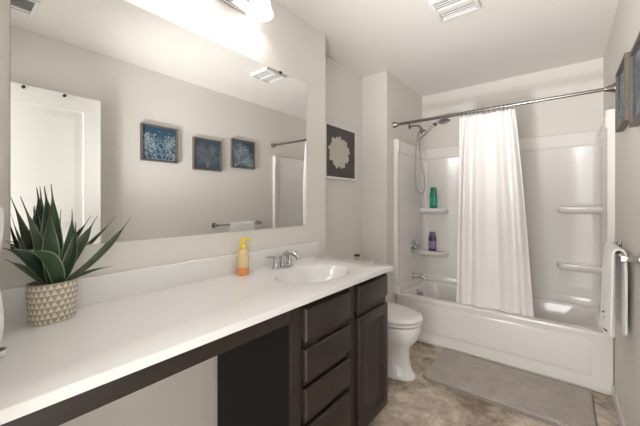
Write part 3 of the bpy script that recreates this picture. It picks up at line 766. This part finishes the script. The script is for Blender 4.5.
# ------------------------------------------------------------------ framed pictures on the right wall
def coral(bm, x, y, z, ang, ln, wd, depth, lo, hi, dots):
    """flat branching motif in the plane x; grows inside the lo..hi window (y0,z0)-(y1,z1)"""
    n = 4; p = [(y, z)]; a = ang
    for i in range(n):
        a += random.uniform(-.18, .18); y += math.sin(a)*ln/n; z += math.cos(a)*ln/n
        if not (lo[0] < y < hi[0] and lo[1] < z < hi[1]): break
        p.append((y, z))
    if len(p) < 2: return
    vs = []
    for i, (py, pz) in enumerate(p):
        q = p[min(i+1, len(p)-1)]; o = p[max(i-1, 0)]; dy, dz = q[0]-o[0], q[1]-o[1]; l_ = math.hypot(dy, dz) or 1
        h = wd*(1-.35*i/n)/2; vs.append((bm.verts.new((x, py-dz/l_*h, pz+dy/l_*h)), bm.verts.new((x, py+dz/l_*h, pz-dy/l_*h))))
    for i in range(len(vs)-1): bm.faces.new((vs[i][0], vs[i][1], vs[i+1][1], vs[i+1][0]))
    if dots and depth <= 1:
        ey, ez = p[-1]; r_ = random.uniform(.0028, .0048)
        if lo[0]+r_ < ey < hi[0]-r_ and lo[1]+r_ < ez < hi[1]-r_:
            bm.faces.new([bm.verts.new((x-.0002, ey+r_*math.cos(2*PI*k/8), ez+r_*math.sin(2*PI*k/8))) for k in range(8)])
    if depth > 0:
        for k in range(random.choice((2, 3))):
            coral(bm, x, p[-1][0], p[-1][1], a+random.uniform(-.85, .85), ln*random.uniform(.68, .88), wd*.72, depth-1, lo, hi, dots)
        if len(p) > 3: coral(bm, x, p[2][0], p[2][1], a+random.choice((-.8, .8)), ln*.6, wd*.65, depth-1, lo, hi, dots)
def picture(label, y0, y1, z0, z1, pm, mm, kind):
    t = thing('framed_picture', label, 'picture', (XR, (y0+y1)/2, z0), 'framed pictures on the right wall')
    xb, xf = XR-.0005, XR-.030; f = .015
    bm = BM()
    for a, b_, c, d in ((y0, y1, z0, z0+f), (y0, y1, z1-f, z1), (y0, y0+f, z0+f, z1-f), (y1-f, y1, z0+f, z1-f)): box(bm, xf, xb, a, b_, c, d, .0012, 1)
    obj('frame', bm, 'wood_grey', t, 0)
    box(bm := BM(), xf+.010, xb-.004, y0+f, y1-f, z0+f, z1-f); obj('print', bm, pm, t, 0)
    xm = xf+.0093; lo, hi = (y0+f+.004, z0+f+.004), (y1-f-.004, z1-f-.004); bm = BM(); yc = (y0+y1)/2
    if kind == 'bush':
        bm.faces.new([bm.verts.new((xm-.0001, py, pz)) for py, pz in ((lo[0]+.02, lo[1]+.001), (hi[0]-.02, lo[1]+.001), (hi[0]-.03, lo[1]+.006), (lo[0]+.03, lo[1]+.006))])
        for b0, a0 in ((.02, .0), (-.06, -.35), (.08, .35), (-.11, -.2), (.12, .15), (-.02, -.6), (.04, .6)): coral(bm, xm, yc+b0, lo[1]+.002, a0, .080, .0048, 3, lo, hi, True)
        for k in range(70):
            py, pz, r_ = random.uniform(lo[0]+.01, hi[0]-.01), random.uniform(lo[1]+.01, hi[1]-.03), random.uniform(.002, .0042)
            bm.faces.new([bm.verts.new((xm-.0003, py+r_*math.cos(2*PI*q/7), pz+r_*math.sin(2*PI*q/7))) for q in range(7)])
    elif kind == 'tree':
        for a0 in (-.5, -.25, 0, .25, .5): coral(bm, xm, yc, lo[1]+.02, a0, .078, .0048, 4, lo, hi, False)
    else:
        for a0 in (-.1, .25, .5, .8, 1.1, 1.35): coral(bm, xm, lo[0]+.03, lo[1]+.002, a0, .10, .0062, 3, lo, hi, True)
        for k in range(20):
            py, pz, r_ = random.uniform(lo[0]+.01, hi[0]-.01), random.uniform(lo[1]+.008, lo[1]+.07), random.uniform(.003, .006)
            bm.faces.new([bm.verts.new((xm-.0003, py+r_*math.cos(2*PI*q/7), pz+r_*math.sin(2*PI*q/7))) for q in range(7)])
    if kind == 'tree':
        bmesh.ops.recalc_face_normals(bm, faces=bm.faces)
    if kind != 'bush':
        ry, rz, rr_ = (yc, lo[1]+.02, .009) if kind == 'tree' else (lo[0]+.03, lo[1]+.008, .008)
        bm.faces.new([bm.verts.new((xm-.0001, ry+rr_*math.cos(2*PI*q/10), rz+rr_*math.sin(2*PI*q/10))) for q in range(10)])
    obj('coral_motif', bm, mm, t, 0)
picture('blue picture with a bushy pale coral, reflected leftmost in the mirror', 1.122, 1.450, 1.632, 1.960, 'print_blue', 'motif_pale', 'bush')
picture('slate picture with a dim coral tree, reflected between the other two', 1.608, 1.934, 1.592, 1.920, 'print_slate', 'motif_dim', 'tree')
picture('navy picture with an arching pale coral, hung nearest the tub', 2.062, 2.390, 1.652, 1.978, 'print_navy', 'motif_pale', 'arch')

# ------------------------------------------------------------------ art above the toilet
ay0, ay1, az0, az1 = 1.940, 2.407, 1.455, 1.908
art = thing('framed_art', 'white framed taupe print of a cream flower above the toilet', 'picture', (XREC, 2.17, az0))
bm = BM(); f = .017; xb, xf = XREC+.0005, XREC+.024
for a, b_, c, d in ((ay0, ay1, az0, az0+f), (ay0, ay1, az1-f, az1), (ay0, ay0+f, az0+f, az1-f), (ay1-f, ay1, az0+f, az1-f)): box(bm, xb, xf, a, b_, c, d, .0012, 1)
obj('frame', bm, 'trim', art, 0)
box(bm := BM(), xb+.003, xf-.006, ay0+f, ay1-f, az0+f, az1-f); obj('print', bm, 'print_taupe', art, 0)
bm = BM(); vs = []
for k in range(90):
    q = 2*PI*k/90
    r_ = 1+.07*math.sin(9*q)+.05*math.sin(17*q+1)+random.uniform(-.05, .05)
    r_ *= 1+.10*max(0, -math.sin(q))**3
    vs.append(bm.verts.new((xf-.0055, 2.147+.150*r_*math.cos(q), 1.688+.125*r_*math.sin(q))))
bm.faces.new(vs); obj('flower_motif', bm, 'motif_cream', art, 0)

# ------------------------------------------------------------------ ceiling fan grille and air register
fx, fy, fh = -.505, 1.935, .118
fan = thing('exhaust_fan_grille', 'square white exhaust fan grille on the ceiling near the tub', 'exhaust fan', (fx, fy, ZC))
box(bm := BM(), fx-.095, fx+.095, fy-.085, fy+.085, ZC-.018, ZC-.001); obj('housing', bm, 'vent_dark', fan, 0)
bm = BM()
for a, b_, c, d in ((-fh, fh, -fh, -fh+.02), (-fh, fh, fh-.02, fh), (-fh, -fh+.02, -fh+.02, fh-.02), (fh-.02, fh, -fh+.02, fh-.02), (-fh+.02, fh-.02, -.022, .022)):
    box(bm, fx+a, fx+b_, fy+c, fy+d, ZC-.030, ZC-.001, .004)
obj('cover', bm, 'white_plastic', fan)
for k in range(8):
    y = fy-.088+k*.022+(.012 if k > 3 else 0)
    bm = BM(); box(bm, fx-.097, fx+.097, y-.002, y+.002, ZC-.024, ZC-.008); obj('slat', bm, 'white_plastic', fan, 0)
vx0, vx1, vy0, vy1 = -.215, .130, .235, .392
vt = thing('air_register', 'white louvred ceiling register by the door, seen in the mirror', 'vent', (-.04, .31, ZC))
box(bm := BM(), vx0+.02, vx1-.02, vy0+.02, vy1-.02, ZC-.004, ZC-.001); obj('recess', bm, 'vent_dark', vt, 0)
bm = BM()
for a, b_, c, d in ((vx0, vx1, vy0, vy0+.022), (vx0, vx1, vy1-.022, vy1), (vx0, vx0+.022, vy0+.022, vy1-.022), (vx1-.022, vx1, vy0+.022, vy1-.022), (-.052, -.034, vy0+.022, vy1-.022)): box(bm, a, b_, c, d, ZC-.010, ZC-.0005, .003)
obj('frame', bm, 'white_plastic', vt)
for k in range(16):
    x = vx0+.032+k*.0187
    if abs(x+.043) < .014: continue
    s = -1 if x < -.043 else 1
    bm = BM(); rings = [[Vector((x+dx, y, ZC-.0045+dz)) for dx, dz in ((-.001, 0), (.001, 0), (.001+s*.009, -.008), (-.001+s*.009, -.008))] for y in (vy0+.022, vy1-.022)]
    loft(bm, rings); obj('slat', bm, 'white_plastic', vt, 0)
